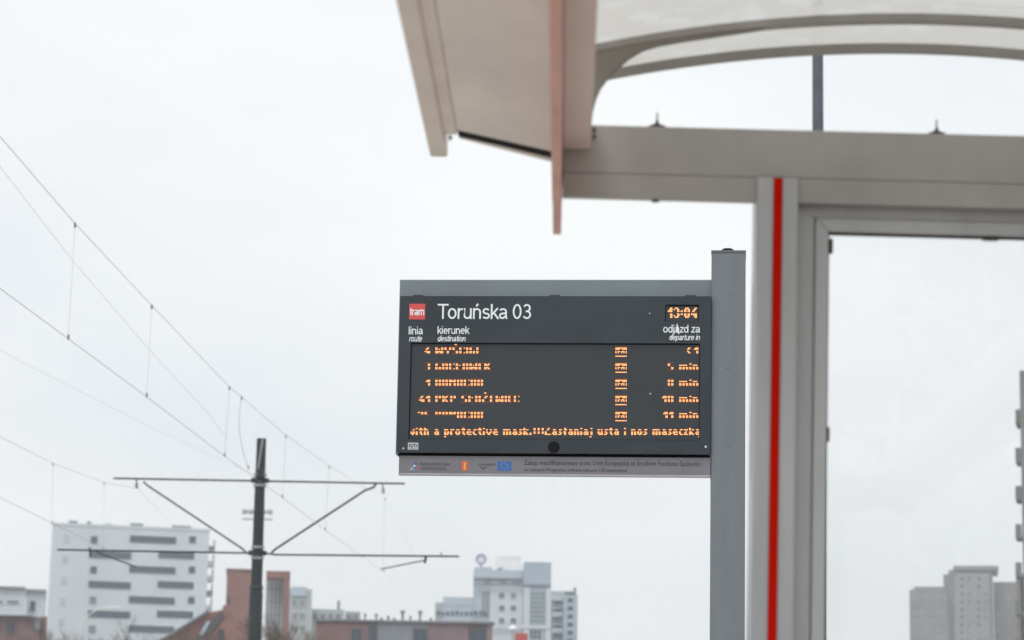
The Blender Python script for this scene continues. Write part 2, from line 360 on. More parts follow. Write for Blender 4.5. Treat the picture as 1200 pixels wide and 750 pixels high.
p = Q(649, 524, CY); MB().tube([(p.x, CY - .006, p.z), (p.x, CY + .001, p.z)], .025, 24).build('lock', M_black, cab)
for u, v, r in ((472.7, 525.5, 1.1), (827, 523.5, 1.4), (761.3, 367.3, .7), (762, 461, .9)):
    p = Q(u, v, CY); yy = CY if v != 461 else CY + .011
    MB().tube([(p.x, yy - .003, p.z), (p.x, yy + .001, p.z)], r * 11 / 3000, 8).build('screw', M_screw, cab)

for u, v in ((470.5, 351), (829.5, 350.5), (651, 527.5), (560, 527.5), (740, 527)):
    p = Q(u, v, CY); MB().tube([(p.x, CY - .002, p.z), (p.x, CY + .001, p.z)], .0035, 8).build('screw', M_cab, cab)
for v in (345, 430, 520):
    p = Q(853, v, -.01); MB().tube([(p.x, -.0125, p.z), (p.x, -.009, p.z)], .006, 12).build('rivet', M_hood, pole)
dg = None
def text(body, box, material, parent, y, name='lettering', shear=0, bold=0, lines=1):
    cu = bpy.data.curves.new('t', 'FONT'); cu.body = body; cu.shear = shear; cu.offset = bold; cu.resolution_u = 4
    o = bpy.data.objects.new('t', cu); C.objects.link(o); bpy.context.view_layer.update()
    me = bpy.data.meshes.new_from_object(o.evaluated_get(bpy.context.evaluated_depsgraph_get()))
    bpy.data.objects.remove(o); bpy.data.curves.remove(cu)
    xs = [v.co.x for v in me.vertices]; ys_ = [v.co.y for v in me.vertices]
    a, b, c, d_ = box; sx = (b - a) / (max(xs) - min(xs)); sz = (d_ - c) / (max(ys_) - min(ys_)); mnx, mny = min(xs), min(ys_)
    for v in me.vertices: v.co = ((v.co.x - mnx) * sx + a, y, (v.co.y - mny) * sz + c)
    me.materials.clear(); me.materials.append(material); me.name = name
    t = bpy.data.objects.new(name, me); C.objects.link(t); t.parent = parent; return t

def arc(cx, cy, rx, ry, a0, a1, n=12): return [(cx + rx * math.cos(math.radians(a0 + (a1 - a0) * k / n)), cy + ry * math.sin(math.radians(a0 + (a1 - a0) * k / n))) for k in range(n + 1)]
_n = [[(.05,0),(.05,.52)], [(.05,.30)] + arc(.19,.33,.145,.145,180,0) + [(.335,0)]]
_u = [[(.05,.52),(.05,.17)] + arc(.185,.18,.135,.14,180,350), [(.34,.52),(.34,0)]]
_a = [arc(.185,.36,.14,.115,155,0) + [(.325,.12),(.36,0)], [(.325,.29),(.17,.255)] + arc(.165,.15,.12,.11,90,290) + [(.325,.17)]]
SG = {'o': (.44, [arc(.2,.26,.16,.22,0,360,20)]), 'n': (.43, _n), 'ń': (.43, _n + [[(.15,.60),(.24,.73)]]), 'u': (.43, _u), 'r': (.27, [[(.05,0),(.05,.52)], [(.05,.3)] + arc(.2,.31,.15,.16,180,72,6)]),
 'm': (.66, [[(.05,0),(.05,.52)], [(.05,.32)] + arc(.175,.36,.125,.12,180,0) + [(.3,0)], [(.3,.32)] + arc(.43,.36,.13,.12,180,0) + [(.56,0)]]),
 'T': (.47, [[(0,.68),(.5,.68)], [(.25,.68),(.25,0)]]), 'k': (.38, [[(.05,0),(.05,.72)], [(.33,.52),(.055,.2)], [(.15,.30),(.36,0)]]),
 's': (.38, [arc(.18,.37,.125,.11,25,270) + arc(.18,.15,.135,.11,90,-155)[1:]]), 'a': (.42, _a), 'ą': (.42, _a + [[(.36,0),(.31,-.07),(.33,-.13),(.39,-.13)]]),
 '0': (.45, [arc(.2,.36,.16,.32,0,360,22)]), '3': (.44, [arc(.19,.525,.135,.155,155,-90) + [(.14,.37)], [(.18,.37)] + arc(.19,.205,.155,.165,90,-155)]),
 'l': (.16, [[(.06,0),(.06,.72)]]), 'i': (.16, [[(.06,0),(.06,.52)], [(.06,.63),(.06,.72)]]), 'e': (.43, [[(.04,.27),(.36,.27)] + arc(.2,.26,.16,.22,5,315,18)]),
 'd': (.44, [arc(.19,.26,.15,.22,0,360,18), [(.345,0),(.345,.72)]]), 'p': (.44, [arc(.21,.26,.15,.22,0,360,18), [(.055,-.19),(.055,.52)]]),
 't': (.24, [[(.11,.67),(.11,.12),(.14,.05),(.22,.045)], [(.01,.485),(.22,.485)]]), 'j': (.16, [[(.06,.52),(.06,-.1),(.03,-.16),(-.03,-.165)], [(.06,.63),(.06,.72)]]),
 'z': (.37, [[(.03,.48),(.31,.48),(.03,.045),(.34,.045)]]), ' ': (.21, [])}
def ribbon(m, pts, w, y):
    P2 = [Vector((a, b)) for a, b in pts]; l = []; r_ = []
    for k_, p_ in enumerate(P2):
        d0 = (P2[k_] - P2[k_-1]).normalized() if k_ else None; d1 = (P2[k_+1] - P2[k_]).normalized() if k_ < len(P2) - 1 else None
        if d0 is None: d0 = d1
        if d1 is None: d1 = d0
        t_ = d0 + d1; t_ = t_.normalized() if t_.length > .3 else d1
        nn = Vector((-t_.y, t_.x)); sc = w / 2 / max(.5, nn.dot(Vector((-d1.y, d1.x)))); l.append(p_ + nn * sc); r_.append(p_ - nn * sc)
    vs = [(p_.x, y, p_.y) for p_ in l] + [(p_.x, y, p_.y) for p_ in r_]; n_ = len(l)
    m.add(vs, [(n_+k_, n_+k_+1, k_+1, k_) for k_ in range(n_ - 1)])
def stroke_text(body, u0, u1, vb, caph, w=.080, mm=None, par=None, shear=0, y=None, name='lettering'):
    m = MB(); cx_ = 0; k_ = 0
    for ch in body:
        adv, st = SG[ch]
        for q_ in st: ribbon(m, [(a + cx_ + shear * b, b) for a, b in q_], w, -k_ * .00002); k_ += 1
        cx_ += adv
    xs = [v[0] for v in m.v]; mn, mxx = min(xs), max(xs); a, b, c, d_ = brect(u0, vb - caph, u1, vb, CY)
    sx = (b - a) / (mxx - mn); sz = (d_ - c) / .72
    m.v = [(a + (vx - mn) * sx, (y if y is not None else CY - .0006) + vy, c + vz * sz) for vx, vy, vz in m.v]
    return m.build(name, mm or M_white, par or cab)
TY = CY - .0006
def btext(body, u0, v0, u1, v1, m=M_white, par=cab, y=TY, **k): return text(body, brect(u0, v0, u1, v1, CY), m, par, y, **k)
a, b, c, d_ = brect(479.5, 356, 498.2, 374.3, CY)
MB().box(a, b, CY - .0008, CY + .001, c, d_).build('tram_symbol', M_tram, cab)
stroke_text('tram', 480.4, 497.3, 369.4, 8.8, w=.115, y=CY - .0016)
stroke_text('Toruńska 03', 512.8, 622.4, 373.8, 17.6)
stroke_text('linia', 479.0, 495.6, 391.8, 9.2, w=.088); stroke_text('route', 479.4, 494.8, 400.2, 7.2, w=.098, shear=.22)
stroke_text('kierunek', 512.8, 550.4, 391.3, 9.0, w=.088); stroke_text('destination', 512.9, 545.8, 400.0, 6.8, w=.098, shear=.22)
stroke_text('odjazd za', 777.2, 820.4, 389.8, 9.2, w=.088); stroke_text('departure in', 784.4, 820.4, 398.6, 6.8, w=.098, shear=.22)
# bird dropping run over the lettering
m = MB(); pts = [(793.4,378.6),(795.6,385),(795.9,391),(797.2,392.6),(793.6,390),(792,385.5)]
pp = [Q(u, v, CY) for u, v in reversed(pts)]; m.add([(p.x, CY - .0012, p.z) for p in pp], [tuple(range(len(pp)))])
pp = [Q(u, v, CY) for u, v in reversed([(790.6,388.6),(791.2,389.6),(788,393.4),(786,396.4),(785.7,396),(787.6,392.4)])]; m.add([(p.x, CY - .0012, p.z) for p in pp], [tuple(range(len(pp)))])
m.build('white_dropping', M_white, cab)
a, b, c, d_ = brect(478, 518.7, 490.2, 527, CY)
MB().box(a, b, CY - .0008, CY + .001, c, d_).build('sticker', flat('sticker_paper', (.55,.56,.57)), cab)
btext('IQTii', 479.2, 520, 489.2, 525, M_dark, y=CY - .0014, bold=.03)
a, b, c, d_ = brect(479.5, 525.8, 488.5, 526.3, CY); MB().quad(a, b, c, d_, CY - .0014).build('sticker_print', M_dark, cab)

# LED dot matrix ----------------------------------------------------
G = {
'W':["##...##","##...##","##.#.##","##.#.##","#######","###.###","##...##"],
'Y':["##..##","##..##","##..##",".####.","..##..","..##..","..##.."],
'C':[".####","##..#","##...","##...","##...","##..#",".####"],
'I':["##"]*7,
'G':[".####","##...","##...","##.##","##.##","##.##",".####"],
'O':[".###.","##.##","##.##","##.##","##.##","##.##",".###."],
'Ł':["##...","##...","##.#.","###..","##...","##...","#####"],
'A':[".###.","##.##","##.##","#####","##.##","##.##","##.##"],
'E':["####","##..","##..","###.","##..","##..","####"],
'K':["##..##","##.##.","####..","###...","####..","##.##.","##..##"],
'B':["####.","##.##","##.##","####.","##.##","##.##","####."],
'N':["##..##","###.##","######","##.###","##..##","##..##","##..##"],
'H':["##.##","##.##","##.##","#####","##.##","##.##","##.##"],
'P':["####.","##.##","##.##","####.","##...","##...","##..."],
'S':[".####","##...","##...",".###.","...##","...##","####."],
'U':["##.##"]*6+[".###."],
'Z':["######","...##.","..##..",".##...","##....","##....","######"],
'0':[".###.","##.##","##.##","##.##","##.##","##.##",".###."],
'1':["..##",".###","####","..##","..##","..##","..##"],
'2':[".###.","##.##","...##","..##.",".##..","##...","#####"],
'3':["####.","...##","...##",".###.","...##","...##","####."],
'4':["...##","..##.",".##..","##.##","#####","..###","...##"],
'5':["#####","##...","##...","####.","...##","...##","####."],
'8':[".###.","##.##","##.##",".###.","##.##","##.##",".###."],
'<':["....","..##",".##.","##..",".##.","..##","...."],
' ':["..."]*7, '_':["."]*7, ';':["...",".##",".##","...",".##",".##","..."], '³':[".###.","#..##","...##","..##.","...##","#..##",".###."], '¦':["..","..","##","..","##","..",".."], '.':[".."]*5+["##","##"], ':':["..","##","##","..","##","##",".."],
'w':["."*7,"."*7,"##...##","##.#.##","##.#.##","#######",".##.##."],
'i':["##","##","..","##","##","##","##"],
't':[".##.",".##.","####",".##.",".##.",".##.","..##"],
'h':["##...","##...","####.","##.##","##.##","##.##","##.##"],
'a':[".....",".....",".###.","...##",".####","##.##",".####"],
'p':[".....",".....","####.","##.##","##.##","##.##","####.","##...","##..."],
'r':["....","....","####","##..","##..","##..","##.."],
'o':[".....",".....",".###.","##.##","##.##","##.##",".###."],
'e':[".....",".....",".###.","##.##","#####","##...",".####"],
'c':["....","....",".###","##..","##..","##..",".###"],
'v':["......","......","##..##","##..##","##..##",".####.","..##.."],
'm':["........","........","#######.","##.##.##","##.##.##","##.##.##","##.##.##"],
's':["....","....",".###","##..",".##.","..##","###."],
'k':["##...","##...","##.##","####.","###..","####.","##.##"],
'ł':[".##.",".##.",".###",".##.","###.",".##.",".##."],
'n':[".....",".....","####.","##.##","##.##","##.##","##.##"],
'j':[".##",".##","...",".##",".##",".##",".##",".##","##."],
'u':[".....",".....","##.##","##.##","##.##","##.##",".####"],
'z':["....","....","####","..##",".##.","##..","####"],
}
G['Ś'] = G['S']; G['Ż'] = G['Z']; G['ą'] = G['a'] + ["...##", "...##"]
def width(s): return sum(len(G[c][0]) + 1 for c in s) - 1
PX, PZ = 1.333, 1.36
def led(s, u, v, parent, right=None, mask=(.0,1,1,0,1,1,0,1,1), px=PX, pz=PZ, cut=None, clip=None, yy=CY + .0105):
    lit = MB(); dim = MB()
    if right is not None: u = right - width(s) * px
    def dot(m, c, r, k=1.0):
        uu = u + c * px + px / 2; vv = v + (r - 3) * pz
        if clip and not (clip[0] < uu < clip[1]): return
        p = Q(uu, vv, CY); w = px * .40 * k * 11 / 3000; h = pz * .43 * k * 11 / 3000
        m.add([(p.x - w, yy, p.z - h*.5), (p.x - w*.5, yy, p.z - h), (p.x + w*.5, yy, p.z - h), (p.x + w, yy, p.z - h*.5), (p.x + w, yy, p.z + h*.5), (p.x + w*.5, yy, p.z + h), (p.x - w*.5, yy, p.z + h), (p.x - w, yy, p.z + h*.5)], [tuple(range(8))])
    c0 = 0
    for ch in s:
        g = G[ch]
        for r, row in enumerate(g):
            for c, t in enumerate(row):
                if t != '#': continue
                on = mask[r] >= .9
                if cut and u + (c0 + c) * px < cut and r > 3: continue
                dot(lit if on else dim, c0 + c, r)
        if ch in 'ŚŻ': dot(lit, c0 + 2, -2); dot(lit, c0 + 3, -2)
        c0 += len(g[0]) + 1
    if lit.v: tag(lit.build('led_text', M_led, parent), kind='stuff')
    if dim.v: tag(dim.build('led_glow', M_led2, parent), kind='stuff')
rows = [(410.2, '4', 'WYŚCIGI', '<_1'), (429, '3', 'GOCŁAWEK', '5 min'), (448, '1', 'BANACHA', '8 min'), (467, '41', 'PKP SŁUŻEWIEC', '10 min'), (485.8, '25', 'BANACHA', '11 min')]
for i, (v, a, b, c) in enumerate(rows):
    led(a, 0, v, screen, right=503.8, cut=900 if i == 4 else None)
    led(b, 509.8, v, screen, cut=535 if i == 4 else None)
    led(c, 0, v, screen, right=818.4)
    ic = ["##########","##########","####..####","#.##..##.#","#.##.###.#","#.#..#.#.#","##......##","..........","##########"]
    G['@'] = ic; led('@', 721, v, screen, mask=(0,1,1,0,1,1,0,0,1))
MSG = 'with a protective mask.;;;Zasłaniaj usta i nos maseczką'
led(MSG, 477.2, 504.6, screen, px=(820.5 - 477.2) / width(MSG), mask=(0,1,1,0,1,1,1,0,1), clip=(480.5, 819.5))
led('1³¦04', 782.4, 366, clock, px=1.37, pz=1.75, mask=(1,1,1,0,1,1,1,0,0))

# sponsor strip below
SY = -.02
sr = brect(467.3, 535, 832.5, 557, SY)
strip = MB().box(sr[0], sr[1], SY, .018, sr[2], sr[3]).build('sponsor_strip', M_strip, db, .002)
MB().box(sr[0] - .001, sr[1] + .001, SY - .004, .019, sr[2] - .003, sr[2] + .004).build('bottom_lip', mat('lip_paint', (.42,.42,.43), .4, .2), strip, .001)
def stext(body, u0, v0, u1, v1, m=M_dark, **k): return text(body, brect(u0, v0, u1, v1, SY), m, strip, SY - .0012, **k)
stext('Zakup współfinansowany przez Unię Europejską ze środków Funduszu Spójności', 614.5, 539.4, 821, 547.2)
stext('w ramach Programu Infrastruktura i Środowisko', 614.5, 547.4, 734.5, 553.8)
stext('INFRASTRUKTURA', 492.5, 542.2, 527.5, 545.8); stext('I ŚRODOWISKO', 492.5, 546.2, 522.5, 550.4)
stext('NARODOWA STRATEGIA SPÓJNOŚCI', 492.5, 551.1, 527, 552)
stext('TRAMWAJE', 560.5, 543.3, 568.8, 545.6); stext('WARSZAWSKIE', 569.4, 543.3, 580.5, 545.6)
m = MB(); pp = [Q(u, v, SY) for u, v in ((562,546.4),(566.5,550.4),(571,546.4),(570,546.4),(566.5,549),(563,546.4))]
m.add([(p.x, SY - .0012, p.z) for p in pp], [tuple(range(6))]); m.build('emblem', M_dark, strip)
def sbox(u0, v0, u1, v1, mm, name='emblem', dy=.001):
    a, b, c, d_ = brect(u0, v0, u1, v1, SY); return MB().quad(a, b, c, d_, SY - dy).build(name, mm, strip)
M_blue = flat('flag_blue', (.045, .14, .42)); M_or = flat('orange_print', (.72, .13, .06)); M_yel = flat('star_yellow', (.45, .55, .35)); M_lb = flat('light_blue_print', (.12, .34, .55))
sbox(541, 540.4, 548.3, 551.6, M_or); sbox(543.6, 542, 545.6, 550.4, flat('crest_yellow', (.75, .45, .15)), dy=.0014)
sbox(583, 540.8, 599.2, 551.8, M_blue)
m = MB()
for k in range(12):
    t = 2 * math.pi * k / 12; p = Q(591.1 + 3.9 * math.cos(t), 546.3 + 3.9 * math.sin(t), SY); s_ = .0022
    m.add([(p.x + s_ * (1 if j % 2 == 0 else .45) * math.sin(j * math.pi / 5), SY - .0015, p.z + s_ * (1 if j % 2 == 0 else .45) * math.cos(j * math.pi / 5)) for j in range(10)], [tuple(range(10))])
m.build('flag_stars', M_yel, strip)
for (u, v, r, mm) in ((487.3, 543, 2.6, M_blue), (488.6, 547.5, 1.9, M_tram), (481.6, 550.2, 1.6, flat('peach_print', (.8,.45,.3))), (485, 551, 2.2, M_lb), (483.6, 546.6, 2.2, M_lb), (485.8, 546, 1.6, M_white), (483.4, 548.6, 1.2, M_white)):
    p = Q(u, v, SY); mb = MB(); n = 10
    mb.add([(p.x + r*11/3000*(1 if j % 2 == 0 else .5)*math.sin(j*math.pi/5+.5), SY - .0012 - r*.0002, p.z + r*11/3000*(1 if j % 2 == 0 else .5)*math.cos(j*math.pi/5+.5)) for j in range(10)], [tuple(range(10))]); mb.build('emblem_star', mm, strip)

# ------------------------------------------------------------------ overhead line mast
MY = 52.0
base = at(304, 600, MY); MF = Frame((base.x, MY, GZ), 0, .004)
mast = thing('overhead_line_mast', 'dark steel tram catenary mast with two cross arms, standing between the tracks', 'mast', MF.M)
q = MF.px
k = MY / F
def mz(v, u=304): return q(u, v).z
def mx2(u, v=600): return q(u, v).x
zt, zs = mz(514), mz(689)
m = MB(); x = mx2(303.5, 600)
m.tube([(x, 0, zs - .02), (x, 0, zt)], [.118, .098], 20); m.build('pole_top', M_mast, mast, smooth=True)
m = MB(); m.tube([(x, 0, 0), (x, 0, zs - .12), (x, 0, zs)], [.165, .138, .118], 20); m.build('pole', M_mast, mast, smooth=True)
m = MB(); m.tube([(x, 0, zs - .02), (x, 0, zs + .05)], [.15, .13], 20); m.build('pole_collar', M_mast, mast)
m = MB(); m.tube([(x + .04, -.12, zt - .02), (x - .03, -.14, mz(550))], .02, 6); m.build('stay_rod', M_steel, mast)
for u, v in ((303, 563), (302, 648)):
    z = mz(v, u)
    for dz in (-.13, .09): MB().tube([(x, 0, z + dz), (x, 0, z + dz + .05)], .135, 20).build('clamp_band', M_steel, mast)
    MB().box(x - .18, x + .18, -.05, .05, z - .05, z + .05).build('arm_bracket', M_mast, mast, .01)
MB().box(x - .05, x + .09, -.2, -.1, mz(561), mz(551)).build('clamp_box', M_mast, mast, .01)
def arm(pts, r, name='cross_arm', mm=M_mast):
    mb = MB(); mb.tube([q(u, v) for u, v in pts], r * k, 8); return mb.build(name, mm, mast)
arm([(133, 560.5), (296, 563.5)], 1.15); arm([(310, 563.8), (474.5, 566.8)], 1.15)
arm([(67, 644.2), (282, 648), (294, 648)], 1.15); arm([(311, 648.3), (322, 650), (538, 652)], 1.15)
arm([(168, 564.5), (173, 569), (284, 643), (289, 648)], 1.1, 'brace'); arm([(318, 648), (322, 644), (428, 574.5), (438, 571), (441, 566.4)], 1.3, 'brace')
arm([(113, 646.5), (117, 648.5), (160, 664.5)], .8, 'steady_arm'); arm([(500, 652.5), (498, 656.5), (446, 667)], .8, 'steady_arm')
arm([(105, 641), (106, 652)], 1.2, 'arm_fitting'); arm([(499.5, 652), (497.5, 660)], 1.6, 'arm_fitting'); arm([(517, 652), (517, 647)], .7, 'arm_fitting'); arm([(425, 650.5), (426, 652)], 1.9, 'arm_fitting')
for pts in (((160, 561.5), (160, 571)), ((448, 566.8), (449.2, 573), (449, 577))):
    arm(pts, .8, 'insulator_hanger')
    e = pts[-1]; mb = MB()
    for j in range(3): p = q(e[0] + .2*j, e[1] - 4 + j * 2.2); mb.tube([(p.x, 0, p.z), (p.x, 0, p.z - .012)], .04, 10)
    mb.build('insulator', M_mast, mast)

# ------------------------------------------------------------------ overhead wires
def wire_pts(uv, lat):
    o = [];
    for i, (u, v) in enumerate(uv):
        Y = lat(u) ; o.append(at(u, v, Y))
    return o
def extend(pts, y0, y1):
    a, b = pts[0], pts[1]; t = (y0 - a.y) / (b.y - a.y); s = a + (b - a) * t
    a, b = pts[-2], pts[-1]; t = (y1 - a.y) / (b.y - a.y); e = a + (b - a) * t
    return [s] + pts + [e]
def interp(tab, u):
    for (a, x), (b, y) in zip(tab[:-1], tab[1:]):
        if u <= b: return x + (y - x) * (u - a) / (b - a)
    return tab[-1][1]
T1 = [(0, 4.5), (268, 4.15), (447, 3.64), (520, 3.72), (600, 3.7)]
yl1 = lambda u: interp(T1, u) * 3000 / (657 - u)
def wires(name, label, cat, msg, con, lat, drops, r=.0028, pre=True, group=None):
    t = thing(name, label, cat, Matrix.Translation((wire_pts(con or msg, lat)[0].x, wire_pts(con or msg, lat)[0].y, 0)), group)
    inv = t.matrix_world.inverted()
    for nm, uv, rr in (('messenger_wire', msg, r), ('contact_wire', con, r * 1.1)):
        if not uv: continue
        w = wire_pts(uv, lat)
        if pre: w = extend(w, -30, 230)
        w = [inv @ p for p in w]
        MB().tube(w, [rr * (1 if p.y + t.location.y < 51 else .5) for p in w], 5).build(nm, M_wire, t)
    for (a, b, rr, bow) in drops:
        A = at(a[0], a[1], lat(a[0])); B = at(b[0], b[1], lat(a[0]))
        n = 6; ps = []
        for i in range(n + 1):
            f = i / n; p = A.lerp(B, f); p = p + Vector((bow * math.sin(math.pi * f), 0, 0)); ps.append(inv @ p)
        MB().tube(ps, rr, 4).build('dropper', M_wire, t)
        for e, e2 in ((A, B), (B, A)):
            c = inv @ e; dd = (e2 - e).normalized()
            MB().tube([c - dd * .008, c + dd * .04], .011, 6).build('wire_clamp', M_wire, t)
    return t
wires('overhead_line', 'overhead tram line with droppers nearest the platform, running past the right of the mast', 'overhead wire',
      [(0, 160), (88, 262), (178, 358), (269, 453.5), (283, 465), (314, 492), (335, 510), (386, 546), (428, 572), (448.5, 578), (456, 593), (480, 640), (512, 702)],
      [(0, 338), (80, 397), (172, 465), (263, 534.5), (331, 583), (381, 621), (445, 667), (470, 690), (507, 732)], yl1,
      [((88, 262), (80, 397), .0013, 0), ((178, 358), (172, 465), .0013, 0), ((269, 453.5), (263, 534.5), .0016, 0), ((283, 465), (291, 549), .0032, -.07), ((335, 510), (331, 583), .002, 0), ((386, 546), (381, 621), .002, 0), ((451, 584), (450, 670), .0022, -.02)])
T2 = [(0, 8.3), (170, 8.45), (300, 8.5)]
yl2 = lambda u: interp(T2, u) * 3000 / (657 - u)
wires('overhead_line', 'fainter overhead tram line over the far track, reaching the mast arm tip on the left', 'overhead wire',
      [(0, 512), (62, 543), (122, 565.5), (160, 572), (205, 616), (300, 690)], [(0, 583), (62, 613.5), (122, 643), (165, 668), (300, 735)], yl2,
      [((62, 543), (61, 613.5), .0018, 0), ((122, 565.5), (121, 643), .0016, 0)], r=.0030)
T3 = [(0, 4.62), (300, 4.4)]
yl3 = lambda u: interp(T3, u) * 3000 / (657 - u)
wires('feeder_cable', 'thin pale feeder wire between the two near overhead wires', 'cable', [(-60, 120), (0, 195), (85, 305), (178, 413), (240, 480), (268, 516)], None, yl3, [], r=.0016, pre=False)
p0, p1 = at(0, 411, 30), at(298, 556, 52)
fw = [p0 + (p0 - p1) * 1.2, p0, p0.lerp(p1, .5) + Vector((0, 0, -.05)), p1]
tag(MB().tube(fw, .0014, 5).build('span_wire', M_wire), 'faint span wire sloping down from upper left to the mast collar', 'cable')

# ------------------------------------------------------------------ buildings
def facade(name, label, cat, u0, u1, vtop, Y, depth, wallm, tilt=.0, group=None):
    um = (u0 + u1) / 2; fr = Frame((at(um, 700, Y).x, Y, GZ), -math.atan((um - 657) / F), tilt)
    t = thing(name, label, cat, fr.M, group)
    xa_, xb_ = fr.px(u0, (vtop + 750) / 2).x, fr.px(u1, (vtop + 750) / 2).x; z = fr.px(um, vtop).z
    w = MB().box(xa_, xb_, 0, depth, 0, z).build('wall', wallm, t)
    t['_'] = 0; del t['_']
    return t, fr, xa_, xb_, z
def block(fr, t, u0, v0, u1, v1, y0, y1, mm, name, bevel=0, bottom=None):
    a, b, c, d_ = fr.rect(u0, v0, u1, v1, y0)
    if bottom is not None: c = bottom
    return MB().box(a, b, y0, y1, c, d_).build(name, mm, t, bevel)
M_pane = mat('window_glass', (.05, .085, .13), .3, 0, .25, .4, spec=.35)
M_pane3 = mat('window_glass_curtained', (.22, .25, .28), .2, 0, .25, .6, spec=.8)
M_tealp = mat('teal_glazing', (.16, .26, .29), .18, 0, .2, .5, spec=.8)
M_frm = mat('window_frame', (.5, .52, .54), .5)
M_frmd = mat('dark_window_frame', (.12, .13, .14), .5)
winc = {}
def window(fr, t, u0, v0, u1, v1, mull=0, pm=None, fm=None, rect=None):
    a, b, c, d_ = rect or fr.rect(u0, v0, u1, v1, 0)
    w, h = b - a, d_ - c; pm = pm or M_pane; fm = fm or M_frm
    pm = M_pane3 if pm is M_pane and random.random() < (.3 if w < 4 else 0) else pm
    key = (round(w, 1), round(h, 1), mull, pm.name, fm.name)
    if key not in winc:
        w_, h_ = key[0], key[1]; e = min(.12, w_ * .1); m = MB()
        m.box(-w_/2, w_/2, -.14, .0, -h_/2, -h_/2 + e).box(-w_/2, w_/2, -.14, 0, h_/2 - e, h_/2)
        m.box(-w_/2, -w_/2 + e, -.138, 0, -h_/2 + e, h_/2 - e).box(w_/2 - e, w_/2, -.138, 0, -h_/2 + e, h_/2 - e)
        for i in range(1, mull + 1):
            x = -w_/2 + w_ * i / (mull + 1); m.box(x - .05, x + .05, -.12, -.031, -h_/2 + e, h_/2 - e)
        winc[key] = (m.data('window', fm), MB().quad(-w_/2 + .02, w_/2 - .02, -h_/2 + .02, h_/2 - .02, -.03).data('pane', pm))
    f = share('window', winc[key][0], t, ((a + b) / 2, 0, (c + d_) / 2)); share('pane', winc[key][1], f)
M_frmw = mat('blue_grey_window_frame', (.10, .14, .19), .5)
M_wht = mat('white_render', (.64, .69, .73), .85, 0, .07, .15, streak=True)
M_wht2 = mat('cool_render', (.48, .56, .63), .85, 0, .07, .15)
M_pale = mat('pale_panel', (.46, .50, .51), .85, 0, .12, .12)
M_roof = mat('roof_grey', (.22, .24, .26), .8, 0, .15, .4)
M_brick = mat('red_brick', (.29, .15, .13), .9, 0, .14, .5, .3, 3)
M_brick2 = mat('brown_cladding', (.21, .135, .14), .85, 0, .15, .5)
M_greyc = mat('grey_cladding', (.235, .26, .29), .7, 0, .12, .4)
M_conc = mat('aged_concrete', (.235, .235, .23), .9, 0, .2, .12)

# white office tower, left
t, fr, ax, bx_, zt_ = facade('office_tower', 'tall white tower block with staggered dark ribbon windows, left of the mast', 'building', 57.5, 242.5, 619, 480, 22, M_wht, tilt=.016)
z6 = lambda a: a / 4.41; zz = lambda b: 580 + b / 4.41
rowsv = [232, 312, 388, 466, 545, 618, 695]
pit = 77.2; v = 232; i = 0
while v < 1750:
    vv = v if i > 6 else rowsv[i]; sh_ = -(vv - 232) * .022
    wl = [(470, 503, 0), (672, 910, 5), (978, 1012, 0)] if i % 2 == 0 else [(462, 680, 4), (820, 1005, 4)]
    for a, b, n in wl: window(fr, t, z6(a + sh_), zz(vv - 18), z6(b + sh_), zz(vv + 17), n, None, M_frmw)
    v = vv + pit; i += 1
a, b, c, d_ = fr.rect(z6(322), zz(205), z6(350), zz(480), 0)
for j in range(8): MB().box(a, b, -.12, .0, d_ - 1.4 - j * 3.9, d_ - j * 3.9).build('louvre', M_wht2, t)
MB().box(ax - .12, bx_ + .12, -.12, 22.12, zt_ + .003, zt_ + .5).build('parapet', M_wht, t)
for a, b, h in ((355, 400, 4), (448, 470, 4), (545, 580, 2.4), (672, 740, 4), (890, 990, 3.6)):
    aa, bb, _, _ = fr.rect(z6(a), 610, z6(b), 620, 3); MB().box(aa, bb, 3, 8, zt_ + .4, zt_ + .45 + h * .2).build('roof_unit', M_roof, t, .05)
for j in range(13):
    z = zt_ - 3.4 - j * 2.82
    bl = MB().box(bx_ + .01, bx_ + 1.35, 5, 9, z, z + .25).build('balcony', M_wht2, t)
    MB().box(bx_ + .02, bx_ + 1.33, 5.02, 5.12, z + .26, z + 1.1).build('railing', M_wht if j % 3 else M_roof, bl)
    MB().box(bx_ + 1.1, bx_ + 1.35, 8.4, 8.9, z + .26, z + 2.55).build('balcony_post', M_brick2, bl)

# low white houses at the far left
t, fr, ax, bx_, zt_ = facade('white_house', 'small white building with flat grey roof at the left edge, beyond the brick block', 'building', -14, 29.5, 690, 330, 14, M_wht)
block(fr, t, -15, 687, 30, 690, -.5, 14.5, M_roof, 'roof'); window(fr, t, 8, 703, 22, 708, 2); window(fr, t, 34.5, 704, 42, 716, 0, rect=None) if False else None
window(fr, t, -6, 703, 3, 708, 1); window(fr, t, -6, 720, 22, 725, 2)
t, fr, ax, bx_, zt_ = facade('white_house', 'narrow white building with dark flat roof between left edge house and tower', 'building', 30, 53.5, 694, 345, 14, M_wht)
block(fr, t, 29.8, 690.5, 54.5, 694, -.5, 14.5, M_roof, 'roof'); window(fr, t, 34.5, 704, 42, 717, 0); window(fr, t, 34.5, 724, 42, 737, 0)
t, fr, ax, bx_, zt_ = facade('brick_block', 'dull brown low block with orange end bay at the bottom left corner', 'building', -30, 47, 722, 230, 12, M_brick2)
block(fr, t, -31, 720.3, 39, 722, -.4, 12.4, M_roof, 'roof'); window(fr, t, 8, 729, 17, 742, 1, None, M_frmd); window(fr, t, 39.5, 724, 48, 738, 0, fm=M_frmd)
block(fr, t, 48.4, 722.5, 54.5, 750, 1, 11, M_brick, 'end_bay', bottom=0); window(fr, t, -10, 729, -1, 742, 1, None, M_frmd)

